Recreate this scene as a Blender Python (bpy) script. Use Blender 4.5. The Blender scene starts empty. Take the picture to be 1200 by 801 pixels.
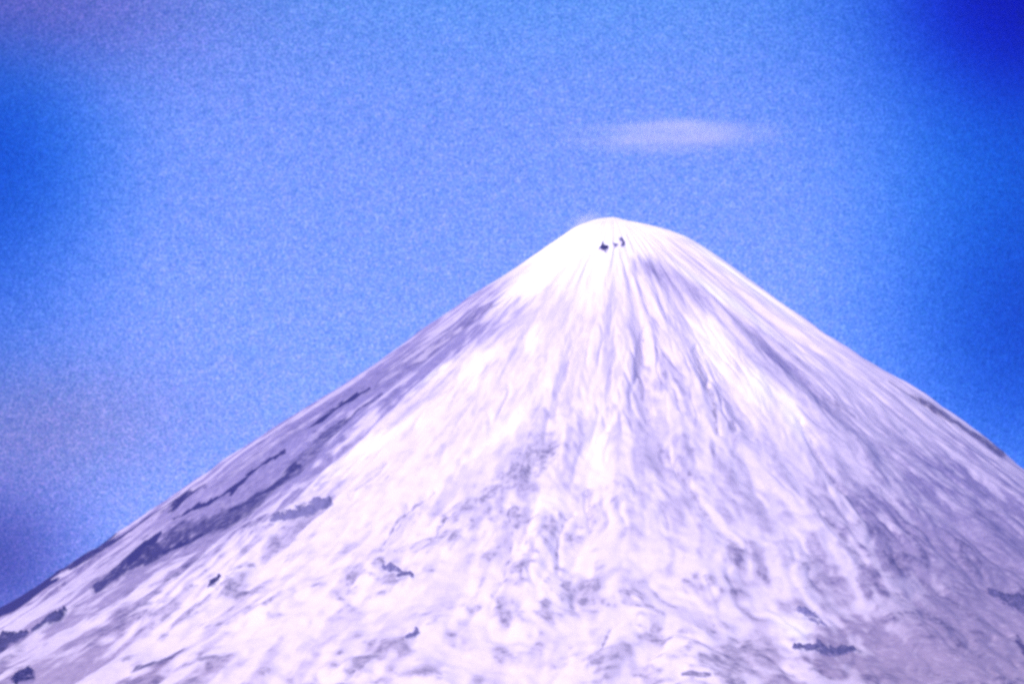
import bpy, math, random
import numpy as np

R = math.radians
scene = bpy.context.scene
COL = scene.collection

# ------------------------------------------------------------------ camera geometry (metres)
H_SUMMIT = 2900.0
CAM = np.array([0.0, -15000.0, 30.0])
F_PX = 6010.0                                   # focal length in pixels of the 1200 px wide photograph
PITCH = math.atan2(H_SUMMIT - CAM[2], 15000.0) - math.atan(146.0 / F_PX)
YAW = -math.atan(120.0 / F_PX)                  # to the left of the summit

fwd = np.array([math.sin(YAW) * math.cos(PITCH), math.cos(YAW) * math.cos(PITCH), math.sin(PITCH)])
rgt = np.array([math.cos(YAW), -math.sin(YAW), 0.0])
upv = np.cross(rgt, fwd)


def project(x, y, z):
    dx, dy, dz = x - CAM[0], y - CAM[1], z - CAM[2]
    d = dx * fwd[0] + dy * fwd[1] + dz * fwd[2]
    u = dx * rgt[0] + dy * rgt[1] + dz * rgt[2]
    v = dx * upv[0] + dy * upv[1] + dz * upv[2]
    return 600.0 + F_PX * u / d, 400.5 - F_PX * v / d


def ray(px, py):
    d = fwd * F_PX + rgt * (px - 600.0) + upv * (400.5 - py)
    return d / np.linalg.norm(d)


# ------------------------------------------------------------------ noise
_rng = np.random.RandomState(7)
_perm = _rng.permutation(4096).astype(np.int32)
_grad = _rng.normal(size=(4096, 3)).astype(np.float32)
_grad /= np.linalg.norm(_grad, axis=1)[:, None]


def noise(x, y, z):
    """gradient noise, about -1..1"""
    xf, yf, zf = np.floor(x), np.floor(y), np.floor(z)
    xi, yi, zi = xf.astype(np.int32), yf.astype(np.int32), zf.astype(np.int32)
    fx, fy, fz = (x - xf).astype(np.float32), (y - yf).astype(np.float32), (z - zf).astype(np.float32)
    sx = fx * fx * fx * (fx * (fx * 6 - 15) + 10)
    sy = fy * fy * fy * (fy * (fy * 6 - 15) + 10)
    sz = fz * fz * fz * (fz * (fz * 6 - 15) + 10)
    out = np.zeros(np.shape(fx), np.float32)
    for a in (0, 1):
        pa = _perm[(xi + a) & 4095]
        wa = sx if a else 1 - sx
        for b in (0, 1):
            pb = _perm[(pa + yi + b) & 4095]
            wb = wa * (sy if b else 1 - sy)
            for c in (0, 1):
                g = _grad[_perm[(pb + zi + c) & 4095]]
                d = g[..., 0] * (fx - a) + g[..., 1] * (fy - b) + g[..., 2] * (fz - c)
                out += wb * (sz if c else 1 - sz) * d
    return out * 1.6


def sstep(a, b, x):
    t = np.clip((x - a) / (b - a), 0, 1)
    return t * t * (3 - 2 * t)


# ------------------------------------------------------------------ mountain profile: drop below the summit against radius, left / front / right
K = 2.5
PROF_L = [(0, 1.2), (20, 3.2), (45, 13.0), (70, 31.3), (120, 68.2), (170, 101.5), (245, 158.0), (320, 211.0), (420, 276.5), (520, 347.5), (620, 426.5), (720, 495.5), (900, 615.0), (1200, 785.0)]
PROF_R = [(0, 1.2), (15, 6.4), (40, 10.8), (70, 18.6), (95, 29.2), (130, 54.0), (190, 100.1), (265, 157.8), (320, 195.8), (380, 233.2), (430, 271.2), (480, 315.5), (650, 443.0), (900, 598.0), (1200, 773.0)]
PROF_F = [(0, 0), (15, 3), (45, 17), (90, 46), (170, 99), (265, 162), (380, 236), (500, 315), (650, 410), (900, 560), (1200, 725)]


def prof(table, rho):
    xs = np.array([p[0] for p in table], float) * K
    ys = np.array([p[1] for p in table], float) * K
    r = np.minimum(rho, xs[-1])
    # smooth: average of the piecewise linear table over a small window
    s = 0
    for k, w in ((-1, .25), (0, .5), (1, .25)):
        s = s + w * np.interp(np.abs(r + k * (8 + r * .03)), xs, ys)
    # lower slopes flare out to the plain
    t = np.clip((rho - xs[-1]) / 4800.0, 0, 1)
    rest = H_SUMMIT + 12 - ys[-1]
    return s + rest * (1 - (1 - t) ** 1.75)


def base_height(rho, th):
    """th: angle from +X"""
    c, s = np.cos(th), np.sin(th)
    wl, wr, wf = np.clip(-c, 0, 1) ** 2, np.clip(c, 0, 1) ** 2, s ** 2
    return H_SUMMIT - (wl * prof(PROF_L, rho) + wr * prof(PROF_R, rho) + wf * prof(PROF_F, rho))


# ------------------------------------------------------------------ what lies on the slopes, traced in photograph pixels and laid onto the slope
# (points, half width at start, half width at end, strength, depth in metres: negative is a gully, positive a rib)
ROCK = [
    # dark rib down the left skyline
    ([(-8, 726), (0, 721), (18, 709), (39, 694), (69, 675)], 7.0, 6.0, 1.0, 5), ([(69, 675), (99, 658), (126, 642), (160, 621), (187, 605), (240, 573)], 6.0, 3.0, .75, 4),
    # long bare strip under the left skyline
    ([(110, 692), (136, 672), (157, 655), (184, 640)], 4, 13, .70, -6), ([(184, 640), (223, 620), (262, 603), (300, 580), (330, 556)], 13, 9, .64, -8),
    ([(150, 660), (160, 648), (170, 638), (186, 627)], 5, 4, .95, 3), ([(190, 640), (230, 622), (262, 606)], 2.5, 2, .8, -2),
    ([(205, 612), (228, 598), (270, 575), (306, 545), (335, 528)], 2.5, 2, .9, -4), ([(265, 590), (282, 584), (330, 554), (352, 536)], 5, 3, .72, -5),
    ([(330, 556), (349, 540), (375, 512), (410, 487)], 11, 8, .50, -5), ([(355, 505), (382, 487), (406, 470), (432, 453)], 2.5, 2.5, .88, -5),
    ([(372, 508), (391, 497), (421, 476), (450, 458)], 4, 2, .6, -4), ([(432, 456), (470, 432), (494, 417), (530, 392), (560, 369)], 8, 5, .34, -4),
    ([(545, 379), (560, 369), (606, 340)], 2.5, 1.2, .55, -3), ([(300, 524), (350, 492), (400, 462)], 3, 3, .26, 0),
    ([(250, 575), (330, 520), (400, 474), (440, 444), (500, 404), (575, 356)], 9, 6, .30, 0),
    ([(120, 690), (180, 648), (250, 600), (340, 538)], 15, 12, .30, 0), ([(1090, 700), (1145, 668), (1205, 640)], 40, 50, .24, 0), ([(1050, 765), (1205, 765)], 30, 40, .18, 0),  # last two strokes: darkening of the lower right corner, painted in
    # mid left
    ([(318, 613), (335, 606), (350, 600)], 2, 5, .55, 2), ([(150, 718), (181, 707), (232, 687)], 3, 3, .42, -2), ([(187, 681), (208, 666), (240, 649)], 2, 3, .5, -3),
    ([(153, 787), (187, 776), (214, 760)], 3, 4, .6, 2), ([(63, 766), (93, 754)], 3, 2, .3, 0), ([(69, 729), (90, 706)], 4, 2, .35, 0),
    ([(268, 674), (280, 668), (297, 661)], 5, 3, .38, 0), ([(240, 700), (262, 690)], 3, 2, .3, 0), ([(300, 660), (330, 640), (345, 630)], 3, 2, .28, -2),
    ([(368, 569), (384, 566)], 3, 3, .4, 1), ([(345, 575), (372, 555), (395, 535)], 2, 2, .3, -2),
    ([(411, 579), (430, 561), (453, 538)], 2, 2.5, .42, -4), ([(398, 601), (416, 588)], 2, 2, .3, -2), ([(445, 566), (455, 553)], 2, 2, .35, -2),
    ([(450, 632), (464, 610), (485, 590), (507, 571)], 2.5, 2.5, .48, -4), ([(509, 636), (514, 620), (527, 603)], 2.5, 2, .5, -4),
    ([(430, 666), (448, 640), (470, 622)], 2, 2, .22, -2), ([(470, 700), (500, 676), (512, 660)], 2, 2, .2, -2),
    ([(461, 655), (476, 640), (488, 634)], 7, 4, .32, 0), ([(440, 679), (456, 676)], 3, 3, .38, 0),
    # broad bare patch on the front face
    ([(530, 602), (550, 588), (575, 572), (596, 560)], 9, 10, .36, -3), ([(560, 580), (596, 560), (622, 540), (648, 522)], 12, 20, .42, -5), ([(600, 530), (630, 512), (650, 505)], 8, 8, .30, -2),
    ([(617, 552), (618, 541), (622, 528)], 4, 4, .42, -4), ([(636, 548), (642, 535), (647, 520)], 3, 3, .38, -4), ([(653, 545), (654, 530)], 4, 3, .28, -2), ([(600, 556), (606, 545)], 4, 3, .3, -2),
    ([(598, 612), (597, 598)], 3.5, 3, .52, -3), ([(597, 643), (599, 630)], 2.5, 2, .45, -2), ([(612, 634), (618, 618)], 5, 5, .25, -2),
    ([(655, 672), (652, 640), (662, 612), (671, 598)], 2.5, 2.5, .42, -5), ([(690, 612), (689, 585), (688, 566)], 2.5, 2.5, .38, -4),
    ([(630, 690), (645, 655)], 2, 2, .2, -2), ([(672, 635), (678, 610)], 2, 1.5, .28, -2),
    ([(649, 486), (655, 450), (668, 420)], 2.5, 1.5, .26, -4), ([(700, 512), (711, 490), (713, 460), (716, 430)], 2.5, 1.5, .32, -4),
    ([(762, 490), (752, 455), (751, 425), (757, 378)], 4, 2, .30, -5), ([(798, 480), (788, 455), (779, 430), (772, 403)], 3, 1.5, .30, -4),
    ([(841, 508), (837, 470), (830, 450)], 3, 6, .46, -6), ([(830, 450), (821, 430), (813, 400)], 4, 2, .38, -5), ([(863, 505), (860, 492)], 3, 2, .38, -3),
    ([(868, 640), (842, 621), (822, 596), (796, 553), (785, 530)], 5, 1.5, .36, -5), ([(781, 615), (774, 592)], 2, 1.5, .4, -2), ([(788, 656), (789, 645)], 4, 3, .32, 0),
    ([(770, 698), (767, 688)], 3, 3, .4, 0), ([(746, 733), (747, 724)], 3.5, 3, .4, 0), ([(703, 769), (708, 750), (717, 734)], 2.5, 2, .5, -3), ([(725, 768), (731, 752)], 3, 3, .32, 0),
    ([(643, 797), (654, 784), (666, 773)], 2.5, 3, .36, -2), ([(800, 790), (815, 792), (834, 798)], 3, 3, .6, 3),
    ([(466, 757), (474, 749), (486, 740)], 3, 4, .48, 1), ([(405, 795), (418, 787)], 4, 3, .5, 1), ([(495, 784), (520, 792)], 3, 3, .35, 0),
    ([(880, 640), (910, 636), (930, 640)], 3, 3, .25, 0), ([(905, 655), (915, 640)], 6, 5, .2, 0),
    # right flank
    ([(1012, 662), (996, 640), (981, 622), (960, 600)], 5, 2, .42, -6), ([(990, 576), (962, 540), (948, 512), (938, 490)], 2.5, 2, .36, -7),
    ([(1004, 484), (985, 472), (968, 460)], 2, 2, .42, -4), ([(1175, 733), (1126, 709), (1081, 676), (1040, 646)], 6, 3, .38, -8), ([(1160, 741), (1111, 731), (1081, 716), (1030, 690)], 5, 3, .30, -6),
    ([(1050, 626), (1040, 612)], 4, 2, .35, 0), ([(1070, 620), (1050, 590), (1035, 575)], 4, 2, .28, -4), ([(1170, 600), (1140, 590)], 6, 4, .3, 0),
    ([(1176, 533), (1123, 497), (1087, 473), (1041, 448)], 4, 2.5, .62, 2), ([(1150, 560), (1100, 530), (1060, 500)], 4, 3, .22, -4),
    ([(1200, 600), (1160, 575), (1120, 545)], 5, 3, .28, -4), ([(1203, 706), (1180, 698), (1158, 685)], 8, 4, .72, 2), ([(1201, 760), (1190, 738)], 7, 4, .6, 2), ([(1202, 798), (1190, 792)], 5, 4, .5, 0),
    ([(936, 795), (915, 780), (898, 764)], 3, 2, .4, -3), ([(927, 714), (948, 715), (965, 727)], 3, 5, .45, -2), ([(950, 745), (947, 730)], 4, 4, .3, -2), ([(1000, 749), (1008, 756), (1015, 768)], 4, 3, .45, 0),
    ([(1000, 735), (1030, 745)], 9, 9, .22, 0), ([(1100, 790), (1070, 780), (1035, 777)], 6, 5, .3, 0),
]
# windblown ash and thin snow, plus painted ridge shadow and corner darkening: soft grey-lilac (centre, radii, turn in degrees, strength)
ASH_SHADE = [
    ((1080, 585), (210, 90), 35, .26), ((1195, 680), (150, 130), 20, .85), ((1010, 700), (130, 90), 10, .16), ((1110, 770), (130, 60), 0, .70), ((990, 790), (90, 30), 0, .25), ((850, 650), (80, 60), 30, .16),  # right flank shade and lower corner darkening, painted as tint
    ((820, 345), (72, 14), 32, .34), ((757, 315), (28, 12), 12, .36), ((910, 422), (60, 17), 38, .36), ((960, 480), (90, 26), 40, .10),  # shadow beside the summit ridge, painted as tint
    ((345, 490), (290, 22), -33.6, .42), ((490, 420), (150, 30), -34, .50), ((330, 540), (150, 34), -34, .62), ((180, 640), (140, 34), -33, .62), ((255, 590), (120, 16), -33, .55), ((60, 720), (120, 60), -30, .34), ((90, 785), (180, 45), 0, .44),
    ((330, 610), (80, 40), -34, .2), ((600, 560), (80, 36), -25, .16), ((480, 760), (170, 40), 0, .12), ((740, 560), (60, 70), 80, .12), ((780, 450), (40, 60), 80, .10),
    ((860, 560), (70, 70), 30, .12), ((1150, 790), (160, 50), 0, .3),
]
# deep clean drifts (centre, radii, turn, strength)
DRIFT = [
    ((690, 290), (70, 36), -20, 1.0), ((630, 325), (50, 14), -32, .9), ((505, 440), (26, 5), -35, .8), ((560, 430), (9, 20), 35, .7), ((625, 400), (7, 18), 20, .5),
    ((430, 525), (55, 7), -35, .6), ((590, 500), (60, 12), -42, .35), ((836, 400), (16, 34), -32, .6), ((887, 450), (16, 24), -30, .8), ((925, 480), (10, 30), -28, .7),
    ((850, 350), (75, 5), 35, .7), ((860, 320), (95, 7), 37, .8), ((700, 520), (14, 40), 5, .35), ((930, 735), (22, 12), 30, .5), ((640, 590), (16, 10), 0, .4),
]


def ellipse(px, py, c, r, turn):
    a = R(turn)
    dx, dy = px - c[0], py - c[1]
    u = (dx * math.cos(a) + dy * math.sin(a)) / r[0]
    v = (-dx * math.sin(a) + dy * math.cos(a)) / r[1]
    return np.exp(-(u * u + v * v))


def stroke(px, py, pts, w0, w1):
    """0..1 coverage of a tapering polyline with a soft edge"""
    pts = np.array(pts, float)
    seg = np.hypot(*(pts[1:] - pts[:-1]).T)
    tot = seg.sum()
    best = np.zeros(px.shape, np.float32)
    run = 0.0
    m = 4 * max(w0, w1) + 6
    for (a, b), L in zip(zip(pts[:-1], pts[1:]), seg):
        x0, x1 = min(a[0], b[0]) - m, max(a[0], b[0]) + m
        y0, y1 = min(a[1], b[1]) - m, max(a[1], b[1]) + m
        idx = np.nonzero((px > x0) & (px < x1) & (py > y0) & (py < y1))[0]
        if len(idx):
            qx, qy = px[idx] - a[0], py[idx] - a[1]
            d = (b - a) / L
            t = np.clip((qx * d[0] + qy * d[1]) / L, 0, 1)
            dist = np.hypot(qx - d[0] * t * L, qy - d[1] * t * L)
            f = (run + t * L) / tot
            w = w0 + (w1 - w0) * f
            w = w * (0.55 + 0.45 * np.minimum(1, np.minimum(f, 1 - f) * 5))
            val = 1 - sstep(0.35, 1.55, dist / np.maximum(w, .6))
            best[idx] = np.maximum(best[idx], val)
        run += L
    return best


# ------------------------------------------------------------------ terrain field
def terrain(rho, th, fine=True):
    """height, bare-rock amount and ash amount for points given by radius and angle (flat arrays)"""
    shp = rho.shape
    rho, th = rho.ravel(), th.ravel()
    c, s = np.cos(th), np.sin(th)
    h0 = base_height(rho, th)
    x, y = rho * c, rho * s
    # streak coordinates: angles wander a little on the way down
    wob = 0.014 * noise(x / 520 + 3, y / 520, rho / 900) + 0.005 * noise(x / 150, y / 150 + 9, rho / 300)
    tw = th + wob * sstep(100, 900, rho)
    cw, sw = np.cos(tw), np.sin(tw)

    rj = rho + 170 * noise(cw * 3.1, sw * 3.1, 4.5 + 0 * rho) + 90 * noise(cw * 8.3, sw * 8.3, 7.5 + 0 * rho) + 45 * noise(cw * 21, sw * 21, 2.5 + 0 * rho)

    def streak(k, L, o):
        return noise(cw * k + o, sw * k + 2 * o + rj / (L * 3.1), rj / L + o)
    fade1, fade2, fade3, fade4 = sstep(140, 650, rho), sstep(300, 1100, rho), sstep(650, 1700, rho), sstep(900, 2200, rho)
    s1, s2, s3, s4 = streak(7, 1200, 1.7), streak(15, 560, 5.2), streak(32, 260, 8.8), streak(66, 140, 13.1)
    s5 = streak(130, 75, 21.3)
    s6 = streak(220, 42, 33.7)
    lump = streak(8, 300, 31.3)
    lump2 = streak(24, 120, 17.7)
    lump3 = streak(62, 48, 41.9)
    lump4 = streak(120, 26, 53.1)
    ridge = (1 - 2 * np.abs(s2)) * .5
    h = h0 + fade1 * 16 * s1 + fade1 * 17 * s2 * (.8 + .9 * lump) - fade2 * 11 * np.clip(.30 - np.abs(s3 + .4 * lump2), 0, 1) * 2 * (.6 + .8 * lump) + fade3 * 2.6 * s4 * (.5 + lump)
    h = h + sstep(900, 2300, rho) * (10 * lump + 7 * lump2 * (0.6 + .6 * lump)) + sstep(300, 1600, rho) * 2.4 * lump3
    h = h + (2.2 + 2.0 * sstep(120, 260, rho)) * lump2 * sstep(0, 160, rho) + 1.0 * lump3 * sstep(20, 200, rho)
    # photograph pixels of the undisturbed slope, facing side only
    px, py = project(x, y, h0)
    facing = sstep(-.26, -.10, -(s * .545) - .84 * .18 - .0 * c)
    near = (facing > 0) & (rho < 3400) & (px > -150) & (px < 1350) & (py < 950)
    idx = np.nonzero(near)[0]
    rock = np.zeros(len(rho), np.float32)  # also carries the painted darkening of the lower right corner
    ash_shade = np.zeros(len(rho), np.float32)
    drift = np.zeros(len(rho), np.float32)
    rel = np.zeros(len(rho), np.float32)
    qx = px[idx] + 2.6 * lump2[idx] + 1.7 * lump3[idx] + 3 * lump[idx]
    qy = py[idx] + 2.0 * lump2[idx] + 2.0 * lump4[idx]
    grain = .65 * streak(150, 90, 61.0)[idx] + .55 * lump3[idx] + .35 * s5[idx] + .45 * lump4[idx]
    rk = np.zeros(len(idx), np.float32)
    re = np.zeros(len(idx), np.float32)
    for pts, w0, w1, st, dep in ROCK:
        f = stroke(qx, qy, pts, w0, w1)
        k = np.nonzero(f > 0)[0]
        v = sstep(.22, .80, f[k] * (.55 + .55 * st) + .42 * grain[k] * (1.15 - .5 * st))
        rk[k] = np.maximum(rk[k], st * (.22 * f[k] + .85 * v))
        if dep:
            g = stroke(qx, qy, pts, w0 * 1.6 + 1, w1 * 1.6 + 1)
            re += dep * g
    asum = np.zeros(len(idx), np.float32)
    for cc, rr, tt, st in ASH_SHADE:
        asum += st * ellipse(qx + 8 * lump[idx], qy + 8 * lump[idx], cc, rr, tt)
    ds = np.zeros(len(idx), np.float32)
    for cc, rr, tt, st in DRIFT:
        ds = np.maximum(ds, st * ellipse(qx, qy, cc, rr, tt))
    fc = facing[idx]
    rock[idx] = np.clip(rk, 0, 1) * fc
    ash_shade[idx] = asum * fc
    drift[idx] = ds * fc
    rel[idx] = np.clip(re, -10, 8) * fc
    h = h + rel
    # scattered bare ground that follows the gullies, more of it lower down
    low = sstep(400, 2100, rho)
    gul = -(.55 * s3 * fade2 + .55 * s4 * fade3 + .4 * s5 * fade4 + .25 * s2)
    clean = 1 - np.clip(drift * 1.2, 0, 1)
    patchy = .5 + .9 * lump + .5 * s1
    spots = .70 * lump2 + .75 * lump3 + .45 * lump4 + .28 * s6 + .40 * s5 + .40 * gul
    speck = sstep(.15, 1.0, spots + .34 * low + .35 * patchy - .22) * (.12 + .75 * low) * np.clip(.45 + patchy, .2, 1)
    rock = np.maximum(rock, speck * clean * .52)
    # streaky thin snow
    fan = .55 * s2 * sstep(200, 600, rho) + .75 * s3 * sstep(330, 800, rho) + .5 * s4 * sstep(500, 1200, rho)
    st = sstep(.22, .95, .5 + .75 * (-fan + .35 * lump2 + .40 * lump3 + .25 * s5 + .12 * s6)) * sstep(60, 450, rho)
    calm = np.zeros(len(rho), np.float32)
    calm[idx] = np.maximum(ellipse(qx, qy, (1010, 490), (260, 130), 38), .8 * ellipse(qx, qy, (800, 330), (90, 40), 30)) * fc
    st = st * (1 - .62 * calm) + .40 * .62 * calm
    ash_shade = ash_shade * (.50 + 1.0 * st) * 1.5 + .32 * st * (.75 + .25 * low) * (.6 + .6 * np.clip(patchy, 0, 1)) + .05
    ash_shade = np.clip(ash_shade - .9 * drift, 0, 1)
    rock = rock * (.15 + .85 * clean)
    fresh = np.clip(drift, 0, 1)
    return h.reshape(shp), rock.reshape(shp), ash_shade.reshape(shp), fresh.reshape(shp), np.stack([tw * 1500, rj, 0 * rj], -1)


# ------------------------------------------------------------------ mesh helper
def grid_mesh(name, X, Y, Z, closed_j, attrs=None):
    ni, nj = X.shape
    me = bpy.data.meshes.new(name)
    co = np.stack([X, Y, Z], -1).reshape(-1, 3).astype(np.float32)
    me.vertices.add(len(co))
    me.vertices.foreach_set('co', co.ravel())
    i = np.arange(ni - 1)[:, None]
    j = np.arange(nj if closed_j else nj - 1)[None, :]
    j2 = (j + 1) % nj
    quads = np.stack([i * nj + j, (i + 1) * nj + j, (i + 1) * nj + j2, i * nj + j2], -1).reshape(-1, 4)
    n = len(quads)
    me.loops.add(n * 4)
    me.loops.foreach_set('vertex_index', quads.ravel().astype(np.int32))
    me.polygons.add(n)
    me.polygons.foreach_set('loop_start', (np.arange(n) * 4).astype(np.int32))
    me.polygons.foreach_set('use_smooth', np.ones(n, bool))
    me.update(calc_edges=True)
    for k, v in (attrs or {}).items():
        a = me.attributes.new(k, 'FLOAT', 'POINT')
        a.data.foreach_set('value', v.ravel().astype(np.float32))
    return me


def link(name, me, mat=None):
    o = bpy.data.objects.new(name, me)
    COL.objects.link(o)
    if mat:
        me.materials.append(mat)
    return o


def tag(o, label, cat, group=None, kind=None):
    if label:
        o['label'] = label
    if cat:
        o['category'] = cat
    if group:
        o['group'] = group
    if kind:
        o['kind'] = kind
    return o


# ------------------------------------------------------------------ materials
def new_mat(name):
    m = bpy.data.materials.new(name)
    m.use_nodes = True
    nt = m.node_tree
    nt.nodes.clear()
    return m, nt, nt.nodes.new('ShaderNodeOutputMaterial')


def N(nt, t, **kw):
    n = nt.nodes.new(t)
    for k, v in kw.items():
        setattr(n, k, v)
    return n


def mixc(nt, fac, a, b):
    n = N(nt, 'ShaderNodeMix', data_type='RGBA')
    for sock, v in ((n.inputs[0], fac), (n.inputs[6], a), (n.inputs[7], b)):
        if hasattr(v, 'is_output'):
            nt.links.new(v, sock)
        elif isinstance(v, (int, float)):
            sock.default_value = v
        else:
            sock.default_value = (*v, 1)
    return n.outputs[2]


def math_n(nt, op, a, b=0.0, c=0.0):
    n = N(nt, 'ShaderNodeMath', operation=op)
    for s, v in zip(n.inputs, (a, b, c)):
        if hasattr(v, 'is_output'):
            nt.links.new(v, s)
        else:
            s.default_value = v
    return n.outputs[0]


HAZE, HAZE_COLOR = 6.5e-6, (.13, .24, 1.0, 1)
SNOW = (.86, .77, .85)
ASHC = (.33, .29, .36)
ROCKC = (.060, .050, .075)


def noise_node(nt, vec, scale, detail=4, rough=.55):
    n = N(nt, 'ShaderNodeTexNoise')
    n.inputs['Scale'].default_value = scale
    n.inputs['Detail'].default_value = detail
    n.inputs['Roughness'].default_value = rough
    nt.links.new(vec, n.inputs['Vector'])
    return n


def snow_material():
    m, nt, out = new_mat('snow_and_rock')
    b = N(nt, 'ShaderNodeBsdfPrincipled')
    nt.links.new(b.outputs[0], out.inputs[0])
    geo = N(nt, 'ShaderNodeNewGeometry')
    ar = N(nt, 'ShaderNodeAttribute', attribute_name='rock')
    aa = N(nt, 'ShaderNodeAttribute', attribute_name='ash_shade')
    nz = noise_node(nt, geo.outputs['Position'], .045, 5, .62)
    nb = noise_node(nt, geo.outputs['Position'], .16, 3, .6)
    # uneven edges at a finer scale than the mesh, drawn out down the slope
    fl = N(nt, 'ShaderNodeAttribute', attribute_name='flow')
    mpf = N(nt, 'ShaderNodeMapping')
    mpf.inputs['Scale'].default_value = (1, .58, 1)
    nt.links.new(fl.outputs['Vector'], mpf.inputs[0])
    nf = noise_node(nt, mpf.outputs[0], .075, 5, .62)
    ng = noise_node(nt, mpf.outputs[0], .030, 4, .6)
    j = math_n(nt, 'MULTIPLY_ADD', nf.outputs['Fac'], 1.5, math_n(nt, 'MULTIPLY_ADD', ng.outputs['Fac'], .9, -1.2))
    edge = N(nt, 'ShaderNodeMapRange', interpolation_type='SMOOTHSTEP')
    edge.inputs[1].default_value, edge.inputs[2].default_value = .20, .82
    nt.links.new(math_n(nt, 'ADD', ar.outputs['Fac'], math_n(nt, 'MULTIPLY', j, .90)), edge.inputs[0])
    gate = N(nt, 'ShaderNodeMapRange')
    gate.inputs[1].default_value, gate.inputs[2].default_value = .02, .22
    nt.links.new(ar.outputs['Fac'], gate.inputs[0])
    rock = math_n(nt, 'MULTIPLY', math_n(nt, 'MULTIPLY', edge.outputs[0], gate.outputs[0]), math_n(nt, 'MULTIPLY_ADD', ar.outputs['Fac'], .60, .28))
    rock = math_n(nt, 'ADD', rock, math_n(nt, 'MULTIPLY', ar.outputs['Fac'], .30))
    rock = math_n(nt, 'MINIMUM', rock, 1.0)
    ash_shade = math_n(nt, 'MULTIPLY', aa.outputs['Fac'], math_n(nt, 'MULTIPLY_ADD', nf.outputs['Fac'], 1.1, .45))
    ash_shade = math_n(nt, 'MAXIMUM', math_n(nt, 'MINIMUM', ash_shade, 1.0), 0.0)
    hz = N(nt, 'ShaderNodeSeparateXYZ')
    nt.links.new(geo.outputs['Position'], hz.inputs[0])
    alt = N(nt, 'ShaderNodeMapRange')
    alt.inputs[1].default_value, alt.inputs[2].default_value = 1300, 2100
    nt.links.new(hz.outputs[2], alt.inputs[0])
    # brownish ash low down, grey-blue higher up; both also colour the painted shade
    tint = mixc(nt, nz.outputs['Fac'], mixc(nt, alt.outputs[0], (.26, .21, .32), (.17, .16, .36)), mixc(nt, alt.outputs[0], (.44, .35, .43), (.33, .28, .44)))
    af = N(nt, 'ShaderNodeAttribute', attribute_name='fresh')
    c1 = mixc(nt, ash_shade, mixc(nt, af.outputs['Fac'], SNOW, (.95, .94, .95)), tint)
    rt = mixc(nt, nb.outputs['Fac'], (.016, .014, .075), (.055, .044, .150))
    c2 = mixc(nt, rock, c1, rt)
    fine = noise_node(nt, geo.outputs['Position'], .22, 2, .7)
    vs = N(nt, 'ShaderNodeHueSaturation')
    nt.links.new(math_n(nt, 'MULTIPLY_ADD', fine.outputs['Fac'], .40, .79), vs.inputs['Value'])
    nt.links.new(c2, vs.inputs['Color'])
    c2 = vs.outputs[0]
    nt.links.new(c2, b.inputs['Base Color'])
    b.inputs['Roughness'].default_value = .75
    b.inputs['Specular IOR Level'].default_value = .15
    bump = N(nt, 'ShaderNodeBump')
    bump.inputs['Strength'].default_value = .35
    bump.inputs['Distance'].default_value = 4
    nt.links.new(nz.outputs['Fac'], bump.inputs['Height'])
    nt.links.new(bump.outputs[0], b.inputs['Normal'])
    return m


def rock_material():
    m, nt, out = new_mat('dark_lava_rock')
    b = N(nt, 'ShaderNodeBsdfPrincipled')
    nt.links.new(b.outputs[0], out.inputs[0])
    geo = N(nt, 'ShaderNodeNewGeometry')
    n1 = noise_node(nt, geo.outputs['Position'], .05, 4, .6)
    n2 = noise_node(nt, geo.outputs['Position'], .085, 5, .65)
    n2r = N(nt, 'ShaderNodeMapRange')
    n2r.inputs[1].default_value, n2r.inputs[2].default_value = .36, .66
    nt.links.new(n2.outputs['Fac'], n2r.inputs[0])
    c = mixc(nt, n2r.outputs[0], (.008, .007, .045), (.085, .072, .18))
    # snow lodged on the ledges and drifted against the foot
    ab = N(nt, 'ShaderNodeAttribute', attribute_name='bare')
    adust = N(nt, 'ShaderNodeAttribute', attribute_name='dust')
    v = math_n(nt, 'ADD', math_n(nt, 'MULTIPLY_ADD', n1.outputs['Fac'], 1.2, -.6), math_n(nt, 'MULTIPLY_ADD', n2.outputs['Fac'], -1.6, .8))
    v = math_n(nt, 'ADD', v, math_n(nt, 'MULTIPLY_ADD', ab.outputs['Fac'], 1.0, 0.0))
    cov = N(nt, 'ShaderNodeMapRange', interpolation_type='SMOOTHSTEP')
    cov.inputs[1].default_value, cov.inputs[2].default_value = .12, .85
    cov.inputs[3].default_value, cov.inputs[4].default_value = 1, 0
    nt.links.new(v, cov.inputs[0])
    c = mixc(nt, adust.outputs['Fac'], c, (.24, .22, .38))
    ag = N(nt, 'ShaderNodeAttribute', attribute_name='ground_ash_shade')
    c = mixc(nt, math_n(nt, 'MULTIPLY', cov.outputs[0], .88), c, mixc(nt, ag.outputs['Fac'], (.82, .76, .82), (.28, .23, .36)))
    nt.links.new(c, b.inputs['Base Color'])
    b.inputs['Roughness'].default_value = .9
    b.inputs['Specular IOR Level'].default_value = .1
    bump = N(nt, 'ShaderNodeBump')
    bump.inputs['Strength'].default_value = .7
    bump.inputs['Distance'].default_value = 4
    nt.links.new(n2.outputs['Fac'], bump.inputs['Height'])
    nt.links.new(bump.outputs[0], b.inputs['Normal'])
    return m


MAT_SNOW = snow_material()
MAT_ROCK = rock_material()

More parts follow.
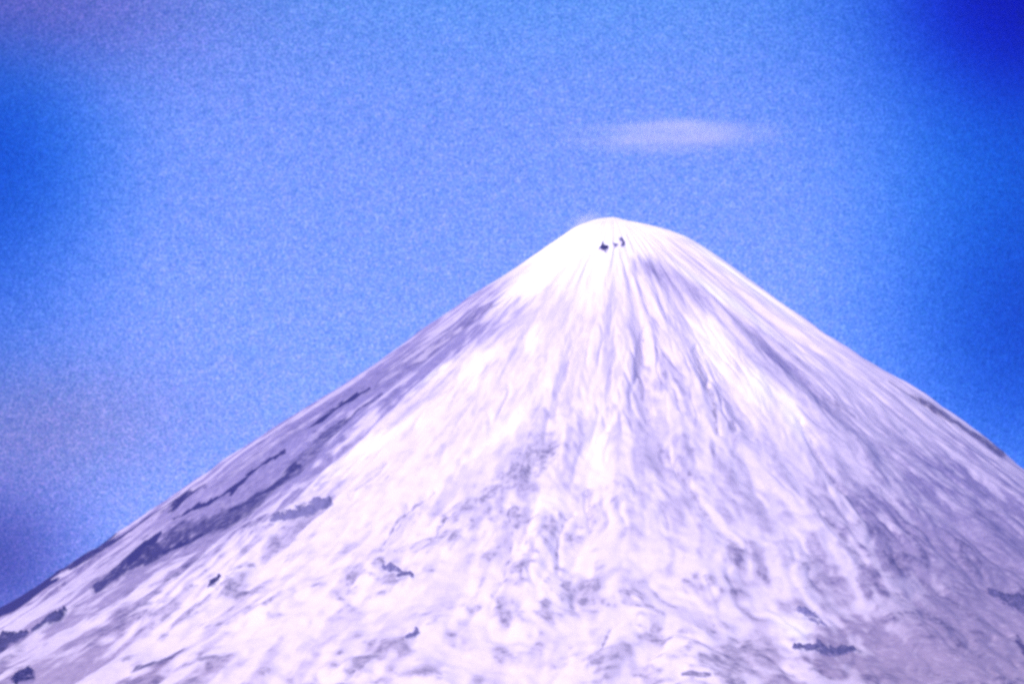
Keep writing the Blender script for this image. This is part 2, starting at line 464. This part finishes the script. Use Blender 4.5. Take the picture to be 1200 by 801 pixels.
# ------------------------------------------------------------------ mountain
r_f = np.concatenate([np.linspace(0.5, 300, 110, endpoint=False), np.linspace(300, 2900, 720, endpoint=False), np.geomspace(2900, 8000, 90)])
a_front = np.linspace(R(180 - 8), R(360 + 8), 1560, endpoint=False)
a_back = np.linspace(R(8), R(172), 260, endpoint=False)
angs = np.concatenate([a_front, a_back + R(360)])
RHO, TH = np.meshgrid(r_f, angs, indexing='ij')
Z, RK, AS, FR, FL = terrain(RHO, TH)
mountain = link('mountain', grid_mesh('mountain', RHO * np.cos(TH), RHO * np.sin(TH), Z, True, {'rock': RK, 'ash_shade': AS, 'fresh': FR}), MAT_SNOW)
fa = mountain.data.attributes.new('flow', 'FLOAT_VECTOR', 'POINT')
fa.data.foreach_set('vector', FL.ravel().astype(np.float32))
tag(mountain, None, None, kind='structure')
mountain['label'] = 'steep snow covered volcano cone with grey gullies and bare dark strips'

# ------------------------------------------------------------------ snowy plain to the horizon
gr = np.concatenate([np.geomspace(6500, 90000, 60)])
gr = np.concatenate([[0.0], gr])
ga = np.linspace(0, 2 * math.pi, 128, endpoint=False)
GR, GA = np.meshgrid(gr, ga, indexing='ij')
gm, nt, out = new_mat('snowy_plain')
b = N(nt, 'ShaderNodeBsdfPrincipled')
nt.links.new(b.outputs[0], out.inputs[0])
geo = N(nt, 'ShaderNodeNewGeometry')
nn = noise_node(nt, geo.outputs['Position'], .0012, 8, .65)
rp = N(nt, 'ShaderNodeMapRange')
rp.inputs[1].default_value, rp.inputs[2].default_value = .5, .56
nt.links.new(nn.outputs['Fac'], rp.inputs[0])
nt.links.new(mixc(nt, rp.outputs[0], (.75, .74, .76), (.10, .11, .10)), b.inputs['Base Color'])
b.inputs['Roughness'].default_value = .9
ground = link('ground', grid_mesh('ground', GR * np.cos(GA), GR * np.sin(GA), np.zeros_like(GR), True), gm)
tag(ground, None, None, kind='structure')


# ------------------------------------------------------------------ rock outcrops standing out of the snow
def slope_point(px, py):
    """where the line of sight through a pixel meets the slope"""
    d = ray(px, py)
    t = np.linspace(11500, 15400, 8000)
    P = CAM[None, :] + d[None, :] * t[:, None]
    rho, th = np.hypot(P[:, 0], P[:, 1]), np.arctan2(P[:, 1], P[:, 0])
    under = P[:, 2] < base_height(rho, th)
    k = int(np.argmax(under)) if under.any() else int(np.argmin(P[:, 2] - base_height(rho, th)))
    return P[k]


def outcrop(name, label, pieces, tall, seed, group=None, rough=.55, dust=.35):
    """pieces: list of (points in photograph pixels, half width px) joined into one ragged rock body that grows out of the slope"""
    allp = np.array([p for pts, w0, w1 in pieces for p in pts], float)
    wmax = max(max(w[1:]) for w in pieces)
    m = wmax * 2.4 + 2
    cx, cy = allp.mean(0)
    c = slope_point(cx, cy)
    th0 = math.atan2(c[1], c[0])
    # local frame on the slope: across, down
    hx = (np.ptp(allp[:, 0]) / 2 + m) * 2.6
    rho0 = math.hypot(c[0], c[1])
    e = 5.0
    g = np.array([base_height(np.array([math.hypot(c[0] + dx, c[1] + dy)]), np.array([math.atan2(c[1] + dy, c[0] + dx)]))[0]
                  for dx, dy in ((e, 0), (-e, 0), (0, e), (0, -e))])
    # corner search: world x,y box that covers the pixel box
    xs, ys = [], []
    for qx in np.linspace(allp[:, 0].min() - m, allp[:, 0].max() + m, 7):
        for qy in np.linspace(allp[:, 1].min() - m, allp[:, 1].max() + m, 7):
            p = slope_point(qx, qy)
            xs.append(p[0]); ys.append(p[1])
    x0, x1, y0, y1 = min(xs), max(xs), min(ys), max(ys)
    nx = int(np.clip((x1 - x0) / 1.6, 24, 150))
    ny = int(np.clip((y1 - y0) / 1.6, 24, 190))
    X, Y = np.meshgrid(np.linspace(x0, x1, nx), np.linspace(y0, y1, ny), indexing='ij')
    rho, th = np.hypot(X, Y), np.arctan2(Y, X)
    th = np.where(th < 0, th + 2 * math.pi, th)
    zt, _, ash_shade_g, _, _ = terrain(rho, th)
    px, py = project(X, Y, base_height(rho, th))
    o = seed * 3.7
    n1 = noise(X / 22 + o, Y / 22, zt / 22)
    n2 = noise(X / 9 + o, Y / 9, zt / 9)
    n3 = noise(X / 45 + o, Y / 45, zt / 45 + 3)
    f = np.zeros(X.size, np.float32)
    for pts, w0, w1 in pieces:
        f = np.maximum(f, soft(px.ravel() + rough * (2.6 * n1.ravel() + 2.2 * n2.ravel()), py.ravel() + rough * 2 * n2.ravel(), pts, w0, w1))
    f = f.reshape(X.shape)
    lift = tall * (f * 1.5 - .62 + rough * (.35 + f) * (.5 * n1 + .55 * n2 + .4 * n3))
    top = zt + np.maximum(lift, -tall * .6)
    # closed body: top sheet and a sheet below the snow
    me = bpy.data.meshes.new(name)
    nv = X.size
    bot = zt - tall * 1.1 - 3
    co = np.concatenate([np.stack([X - c[0], Y - c[1], top - c[2]], -1).reshape(-1, 3), np.stack([X - c[0], Y - c[1], bot - c[2]], -1).reshape(-1, 3)])
    I = np.arange(nx - 1)[:, None] * ny
    J = np.arange(ny - 1)[None, :]
    q = np.stack([I + J, I + ny + J, I + ny + J + 1, I + J + 1], -1).reshape(-1, 4)
    # drop cells well outside the body
    cell = f.ravel()[q].max(1) > .02
    q = q[cell]
    edges = {}
    faces = [tuple(r) for r in q.tolist()] + [tuple(v + nv for v in reversed(r)) for r in q.tolist()]
    for r in q.tolist():
        for a, bb in zip(r, r[1:] + r[:1]):
            if (bb, a) in edges:
                del edges[(bb, a)]
            else:
                edges[(a, bb)] = 1
    faces += [(bb, a, a + nv, bb + nv) for a, bb in edges]
    used = np.unique(np.array([v for fc in faces for v in fc]))
    mp = -np.ones(2 * nv, int)
    mp[used] = np.arange(len(used))
    me.from_pydata(co[used].tolist(), [], [tuple(int(mp[v]) for v in fc) for fc in faces])
    me.polygons.foreach_set('use_smooth', np.ones(len(me.polygons), bool))
    me.update()
    bare = np.concatenate([sstep(0, tall * .55, lift).ravel(), np.ones(nv)])[used]
    a = me.attributes.new('bare', 'FLOAT', 'POINT')
    a.data.foreach_set('value', bare.astype(np.float32))
    a = me.attributes.new('ground_ash_shade', 'FLOAT', 'POINT')
    a.data.foreach_set('value', np.concatenate([ash_shade_g.ravel()] * 2)[used].astype(np.float32))
    a = me.attributes.new('dust', 'FLOAT', 'POINT')
    a.data.foreach_set('value', np.full(len(used), dust, np.float32))
    ob = link(name, me, MAT_ROCK)
    ob.location = tuple(c)
    tag(ob, label, 'rock outcrop' if name == 'rock_outcrop' else 'rock', group)
    return ob


def soft(px, py, pts, w0, w1):
    """cone-like profile: 1 on the line, 0 at twice the half width, which tapers from w0 to w1"""
    best = np.zeros(px.shape, np.float32)
    pts = [np.array(p, float) for p in pts]
    tot = sum(np.hypot(*(b - a)) for a, b in zip(pts[:-1], pts[1:]))
    run = 0
    for a, b in zip(pts[:-1], pts[1:]):
        L = np.hypot(*(b - a))
        d = (b - a) / L
        qx, qy = px - a[0], py - a[1]
        t = np.clip((qx * d[0] + qy * d[1]) / L, 0, 1)
        dist = np.hypot(qx - d[0] * t * L, qy - d[1] * t * L)
        w = w0 + (w1 - w0) * (run + t * L) / tot
        best = np.maximum(best, np.clip(1 - dist / (2 * w), 0, 1))
        run += L
    return best


SUMMIT_GROUP = 'dark rocks just below the summit'
LOW_GROUP = 'dark rock outcrops on the snow slopes'
outcrop('summit_rock', 'dark four pointed rock in white snow, largest of the three below the summit', [([(702, 292), (707, 291), (712.5, 290)], 1.2, 1.0), ([(706, 286), (707.5, 291), (709.2, 296.5)], 1.1, 1.0), ([(705.4, 291), (709.4, 290.8)], 3.6, 3.4)], 9, 1, SUMMIT_GROUP, .10, dust=0.00)
outcrop('summit_rock', 'tiny grey rock between the two larger dark rocks below the summit', [([(719.5, 286.8), (721, 288), (722, 287.4)], 2.2, 2.2)], 7, 2, SUMMIT_GROUP, .10, dust=0.50)
outcrop('summit_rock', 'curved upright grey rock, highest and rightmost of the three below the summit', [([(728, 281), (730.3, 283), (730.4, 286), (729, 288)], 2.8, 2.0)], 8, 3, SUMMIT_GROUP, .10, dust=0.45)
outcrop('rock_outcrop', 'big pointed dark blue outcrop alone in snow beside the long bare left strip', [([(318, 614), (345, 604), (366, 596)], 2.0, 7.7), ([(352, 600), (368, 594), (386, 589)], 7.7, 4.5), ([(366, 588), (374, 586)], 3.4, 4.2)], 13, 4, LOW_GROUP, dust=0.75)
outcrop('rock_outcrop', 'thick black outcrop near the left edge of the photo below the skyline rib', [([(40, 741), (50, 736), (58, 732)], 4.5, 7.0), ([(56, 733), (68, 729), (76, 722)], 7.0, 2.8)], 14, 5, LOW_GROUP, dust=0.15)
outcrop('rock_outcrop', 'black outcrop cut by the left edge of the photo', [([(-14, 764), (0, 756), (9, 748)], 7.0, 5.6), ([(5, 749), (18, 746), (32, 742)], 5.6, 3.6)], 13, 6, LOW_GROUP, dust=0.12)
outcrop('rock_outcrop', 'small black rounded outcrop in the bottom left corner', [([(17, 800), (25, 795), (34, 791)], 4.2, 6.3)], 12, 7, LOW_GROUP, dust=0.00)
outcrop('rock_outcrop', 'small near black rock at the lower end of a pale blue patch, left of centre', [([(245, 690), (250, 687)], 2.2, 4.2), ([(249, 686), (254, 685), (257, 682)], 4.2, 2.5)], 11, 8, LOW_GROUP, dust=0.10)
outcrop('rock_outcrop', 'angular grey outcrop, upper one of the pair low on the front slope', [([(448, 663), (457, 666)], 2.0, 3.9), ([(457, 660), (461, 665), (466, 668)], 2.8, 4.5)], 12, 9, LOW_GROUP, dust=0.70)
outcrop('rock_outcrop', 'low dark outcrop, lower right one of the pair on the front slope', [([(466, 680), (473, 676)], 1.7, 3.4), ([(473, 676), (481, 673), (482, 677)], 3.6, 3.1)], 10, 10, LOW_GROUP, dust=0.45)
outcrop('rock_outcrop', 'long level dark ledge at lower right, below a bright snow hump', [([(932, 756), (946, 758)], 2.0, 3.9), ([(948, 757), (962, 761), (974, 760)], 3.1, 6.2), ([(972, 760), (986, 757), (1002, 753)], 4.8, 2.2), ([(958, 752), (966, 758)], 2.0, 3.6)], 10, 11, LOW_GROUP, .8, dust=0.42)
outcrop('rock_outcrop', 'blue outcrop above the long level ledge at lower right', [([(934, 714), (946, 715)], 1.4, 3.6), ([(944, 716), (956, 720), (967, 730)], 5.0, 2.0), ([(950, 722), (958, 728)], 2.8, 1.7)], 8, 12, LOW_GROUP, .75, dust=0.80)
outcrop('rock_outcrop', 'small dark outcrop near the bottom edge, left of the centre', [([(476, 748), (484, 743), (489, 740)], 2.2, 4.2)], 9, 13, LOW_GROUP, dust=0.70)
outcrop('rock_outcrop', 'dark outcrop at the right edge of the photo in the shaded lower flank', [([(1160, 686), (1184, 697)], 2.8, 7.0), ([(1184, 697), (1206, 708)], 7.0, 8.4)], 13, 14, LOW_GROUP, dust=0.30)


# ------------------------------------------------------------------ cloud and blowing snow: real volumes
def volume_body(name, c, size, label, cat, density, seed, rot=0.0, scale=3.0, stretch=(1, 1, 1), low=.35, core=(.55, .6, .6, (0, 0, 0)), veil_amount=.3, tint=(.90, .92, 1)):
    import bmesh
    bm = bmesh.new()
    bmesh.ops.create_icosphere(bm, subdivisions=4, radius=1)
    for v in bm.verts:
        v.co.x *= size[0]; v.co.y *= size[1]; v.co.z *= size[2]
    me = bpy.data.meshes.new(name)
    bm.to_mesh(me); bm.free()
    m, nt, out = new_mat(name)
    tc = N(nt, 'ShaderNodeTexCoord')
    mp = N(nt, 'ShaderNodeMapping')
    mp.inputs['Scale'].default_value = tuple(1 / s for s in size)
    nt.links.new(tc.outputs['Object'], mp.inputs[0])
    mp2 = N(nt, 'ShaderNodeMapping')
    mp2.inputs['Scale'].default_value = stretch
    mp2.inputs['Location'].default_value = (seed, seed * 2, 0)
    nt.links.new(mp.outputs[0], mp2.inputs[0])
    nz = noise_node(nt, mp2.outputs[0], scale, 4, .55)
    nr = N(nt, 'ShaderNodeMapRange')
    nr.inputs[1].default_value, nr.inputs[2].default_value = low, .7
    nt.links.new(nz.outputs['Fac'], nr.inputs[0])

    def falloff(vec, inner):
        ln_ = N(nt, 'ShaderNodeVectorMath', operation='LENGTH')
        nt.links.new(vec, ln_.inputs[0])
        f_ = N(nt, 'ShaderNodeMapRange', interpolation_type='SMOOTHSTEP')
        f_.inputs[1].default_value, f_.inputs[2].default_value = 1.0, inner
        f_.inputs[3].default_value, f_.inputs[4].default_value = 0, 1
        nt.links.new(ln_.outputs['Value'], f_.inputs[0])
        return f_.outputs[0]
    # thin outer veil plus a denser core with a crisp upper edge
    veil = math_n(nt, 'MULTIPLY', falloff(mp.outputs[0], .1), nr.outputs[0])
    mp3 = N(nt, 'ShaderNodeMapping')
    mp3.inputs['Scale'].default_value = (1 / core[0], 1 / core[1], 1 / core[2])
    mp3.inputs['Location'].default_value = core[3]
    nt.links.new(mp.outputs[0], mp3.inputs[0])
    sz = N(nt, 'ShaderNodeSeparateXYZ')
    nt.links.new(mp3.outputs[0], sz.inputs[0])
    up = N(nt, 'ShaderNodeMapRange')
    up.inputs[1].default_value, up.inputs[2].default_value = -1.0, .55
    nt.links.new(sz.outputs[2], up.inputs[0])
    cr = math_n(nt, 'MULTIPLY', math_n(nt, 'MULTIPLY', falloff(mp3.outputs[0], .45), up.outputs[0]), math_n(nt, 'MULTIPLY_ADD', nr.outputs[0], .6, .4))
    d = math_n(nt, 'MULTIPLY', math_n(nt, 'MULTIPLY_ADD', veil, veil_amount, cr), density)
    pv = N(nt, 'ShaderNodeVolumePrincipled')
    pv.inputs['Color'].default_value = (*tint, 1)
    pv.inputs['Anisotropy'].default_value = -.5
    nt.links.new(d, pv.inputs['Density'])
    nt.links.new(pv.outputs[0], out.inputs['Volume'])
    o = link(name, me, m)
    o.location = tuple(c)
    o.rotation_euler.y = rot
    tag(o, label, cat)
    return o


def at(px, py, dist):
    return CAM + ray(px, py) * dist


volume_body('cloud', at(786, 160, 16500), (460, 260, 58), 'thin white lens shaped cloud hanging above and right of the summit', 'cloud', .0044, 2.3, R(-1), 2.6, (1, 1, .6), .34, (.58, .65, .62, (-.12, 0, -.40)), 1.35)
volume_body('blown_snow', at(684, 261, 15330), (95, 60, 42), 'faint wisp of blown snow along the left shoulder of the summit', 'snow plume', .013, 5.1, R(-28), 2.0, (1, 1, 1), .36, (.5, .6, .6, (-.2, 0, 0)), .9)

# ------------------------------------------------------------------ the air between the camera and the mountain
hx, hy0, hy1, hz0, hz1 = 95000, -95000, 95000, -1.0, H_SUMMIT + 40
hv = [(sx * hx, y, z) for z in (hz0, hz1) for sx, y in ((-1, hy0), (1, hy0), (1, hy1), (-1, hy1))]
hm = bpy.data.meshes.new('haze')
hm.from_pydata(hv, [], [(3, 2, 1, 0), (4, 5, 6, 7), (0, 1, 5, 4), (1, 2, 6, 5), (2, 3, 7, 6), (3, 0, 4, 7)])
m, nt, out = new_mat('haze')
pv = N(nt, 'ShaderNodeVolumePrincipled')
pv.inputs['Color'].default_value = HAZE_COLOR
pv.inputs['Density'].default_value = HAZE
nt.links.new(pv.outputs[0], out.inputs['Volume'])
haze = link('haze', hm, m)
tag(haze, None, None, kind='stuff')

# ------------------------------------------------------------------ sun and sky
SUN_EL, SUN_AZ = R(39), R(38)                  # azimuth: to the left of straight behind the camera
sd = np.array([-math.sin(SUN_AZ) * math.cos(SUN_EL), -math.cos(SUN_AZ) * math.cos(SUN_EL), math.sin(SUN_EL)])
L = bpy.data.lights.new('sun', 'SUN')
L.energy = 4.25
L.angle = R(.5)
L.color = (1.0, .87, .80)
sun = bpy.data.objects.new('sun', L)
COL.objects.link(sun)
from mathutils import Vector
sun.rotation_euler = Vector(sd).to_track_quat('Z', 'Y').to_euler()
sun.location = (0, -9000, 9000)

w = bpy.data.worlds.new('World')
scene.world = w
w.use_nodes = True
nt = w.node_tree
nt.nodes.clear()
out = N(nt, 'ShaderNodeOutputWorld')
bg = N(nt, 'ShaderNodeBackground')
nt.links.new(bg.outputs[0], out.inputs[0])
sky = N(nt, 'ShaderNodeTexSky', sky_type='NISHITA')
sky.sun_disc = False
sky.sun_elevation = SUN_EL
sky.sun_rotation = math.atan2(sd[0], sd[1])
sky.altitude = 300
sky.air_density, sky.dust_density, sky.ozone_density = 1.0, .3, 2.0
bg.inputs['Strength'].default_value = .10
SKY_GRAIN, SKY_GRAIN2 = (2.6, 2.0, 1.4), (.6, .3, .2)
SKY_TINT = (.72, .85, 1.65)
tint = N(nt, 'ShaderNodeMix', data_type='RGBA', blend_type='MULTIPLY')
tint.inputs[0].default_value = 1
nt.links.new(sky.outputs[0], tint.inputs[6])
tint.inputs[7].default_value = (*SKY_TINT, 1)
col = tint.outputs[2]
# vignette darkening put into the sky colour: broad patches, by direction, of deeper blue (centre, width in photograph pixels = 1/6010 rad; log gain)
SKY_SHADE = [
    ((1230, -20, 230, 170), (-3.4, -1.7, -0.50)),
    ((1220, -20, 125, 105), (-1.5, -2.9, -0.30)),
    ((1230, 180, 170, 180), (-2.6, -0.75, -0.30)),
    ((1230, 400, 170, 170), (-3.3, -1.6, -0.60)),
    ((-30, 170, 140, 130), (-3.2, -1.2, -0.38)),
    ((-30, 330, 130, 140), (-1.1, -0.62, -0.25)),
    ((0, 0, 250, 90), (0.11, -0.70, -0.48)),
    ((20, 500, 200, 90), (0.0, -0.36, -0.46)),
    ((-20, 660, 110, 90), (-1.3, -1.6, -1.05)),
    ((600, -40, 700, 120), (-0.46, 0.0, -0.05)),
]
tc = N(nt, 'ShaderNodeTexCoord')
sep = N(nt, 'ShaderNodeSeparateXYZ')
nt.links.new(tc.outputs['Generated'], sep.inputs[0])
yy = math_n(nt, 'MAXIMUM', sep.outputs[1], .05)
uu = math_n(nt, 'DIVIDE', sep.outputs[0], yy)
vv = math_n(nt, 'DIVIDE', sep.outputs[2], yy)
acc = None
for (px, py, sx, sy), gain in SKY_SHADE:
    d = ray(px, py)
    a = math_n(nt, 'MULTIPLY_ADD', uu, F_PX / sx, -d[0] / d[1] * F_PX / sx)
    b_ = math_n(nt, 'MULTIPLY_ADD', vv, F_PX / sy, -d[2] / d[1] * F_PX / sy)
    q = math_n(nt, 'MULTIPLY_ADD', a, a, math_n(nt, 'MULTIPLY', b_, b_))
    g = math_n(nt, 'EXPONENT', math_n(nt, 'MULTIPLY', q, -1.0))
    vm = N(nt, 'ShaderNodeVectorMath', operation='MULTIPLY_ADD')
    nt.links.new(g, vm.inputs[0])
    vm.inputs[1].default_value = gain
    if acc is None:
        vm.inputs[2].default_value = (.12, .01, .05)
    else:
        nt.links.new(acc, vm.inputs[2])
    acc = vm.outputs[0]
# film grain put into the sky colour as fine mottling
gn = noise_node(nt, tc.outputs['Generated'], 2300, 1.0, .6)
gn2 = noise_node(nt, tc.outputs['Generated'], 420, 2, .6)
for gnode, amt in ((gn, SKY_GRAIN), (gn2, SKY_GRAIN2)):
    sub = N(nt, 'ShaderNodeVectorMath', operation='SUBTRACT')
    gm_ = N(nt, 'ShaderNodeMix', data_type='VECTOR')
    gm_.inputs[0].default_value = .25
    nt.links.new(gnode.outputs['Fac'], gm_.inputs[4])
    nt.links.new(gnode.outputs['Color'], gm_.inputs[5])
    nt.links.new(gm_.outputs[1], sub.inputs[0])
    sub.inputs[1].default_value = (.5, .5, .5)
    vm = N(nt, 'ShaderNodeVectorMath', operation='MULTIPLY_ADD')
    nt.links.new(sub.outputs[0], vm.inputs[0])
    vm.inputs[1].default_value = amt
    nt.links.new(acc, vm.inputs[2])
    acc = vm.outputs[0]
s3 = N(nt, 'ShaderNodeSeparateXYZ')
nt.links.new(acc, s3.inputs[0])
cb = N(nt, 'ShaderNodeCombineXYZ')
for k in range(3):
    nt.links.new(math_n(nt, 'EXPONENT', s3.outputs[k]), cb.inputs[k])
mul = N(nt, 'ShaderNodeMix', data_type='RGBA', blend_type='MULTIPLY')
mul.inputs[0].default_value = 1
nt.links.new(col, mul.inputs[6])
nt.links.new(cb.outputs[0], mul.inputs[7])
col = mul.outputs[2]
nt.links.new(col, bg.inputs['Color'])

# ------------------------------------------------------------------ camera and render settings
cd = bpy.data.cameras.new('camera')
cd.sensor_width = 36
cd.lens = 36 * F_PX / 1200
cd.clip_start = 1
cd.clip_end = 300000
cam = bpy.data.objects.new('camera', cd)
COL.objects.link(cam)
cam.location = tuple(CAM)
cam.rotation_euler = Vector(tuple(-fwd)).to_track_quat('Z', 'Y').to_euler()
scene.camera = cam
scene.view_settings.view_transform = 'Standard'
scene.view_settings.look = 'None'
scene.view_settings.exposure = 0
scene.view_settings.gamma = 1
scene.cycles.use_denoising = False
scene.cycles.volume_bounces = 2
scene.cycles.filter_width = 3.2
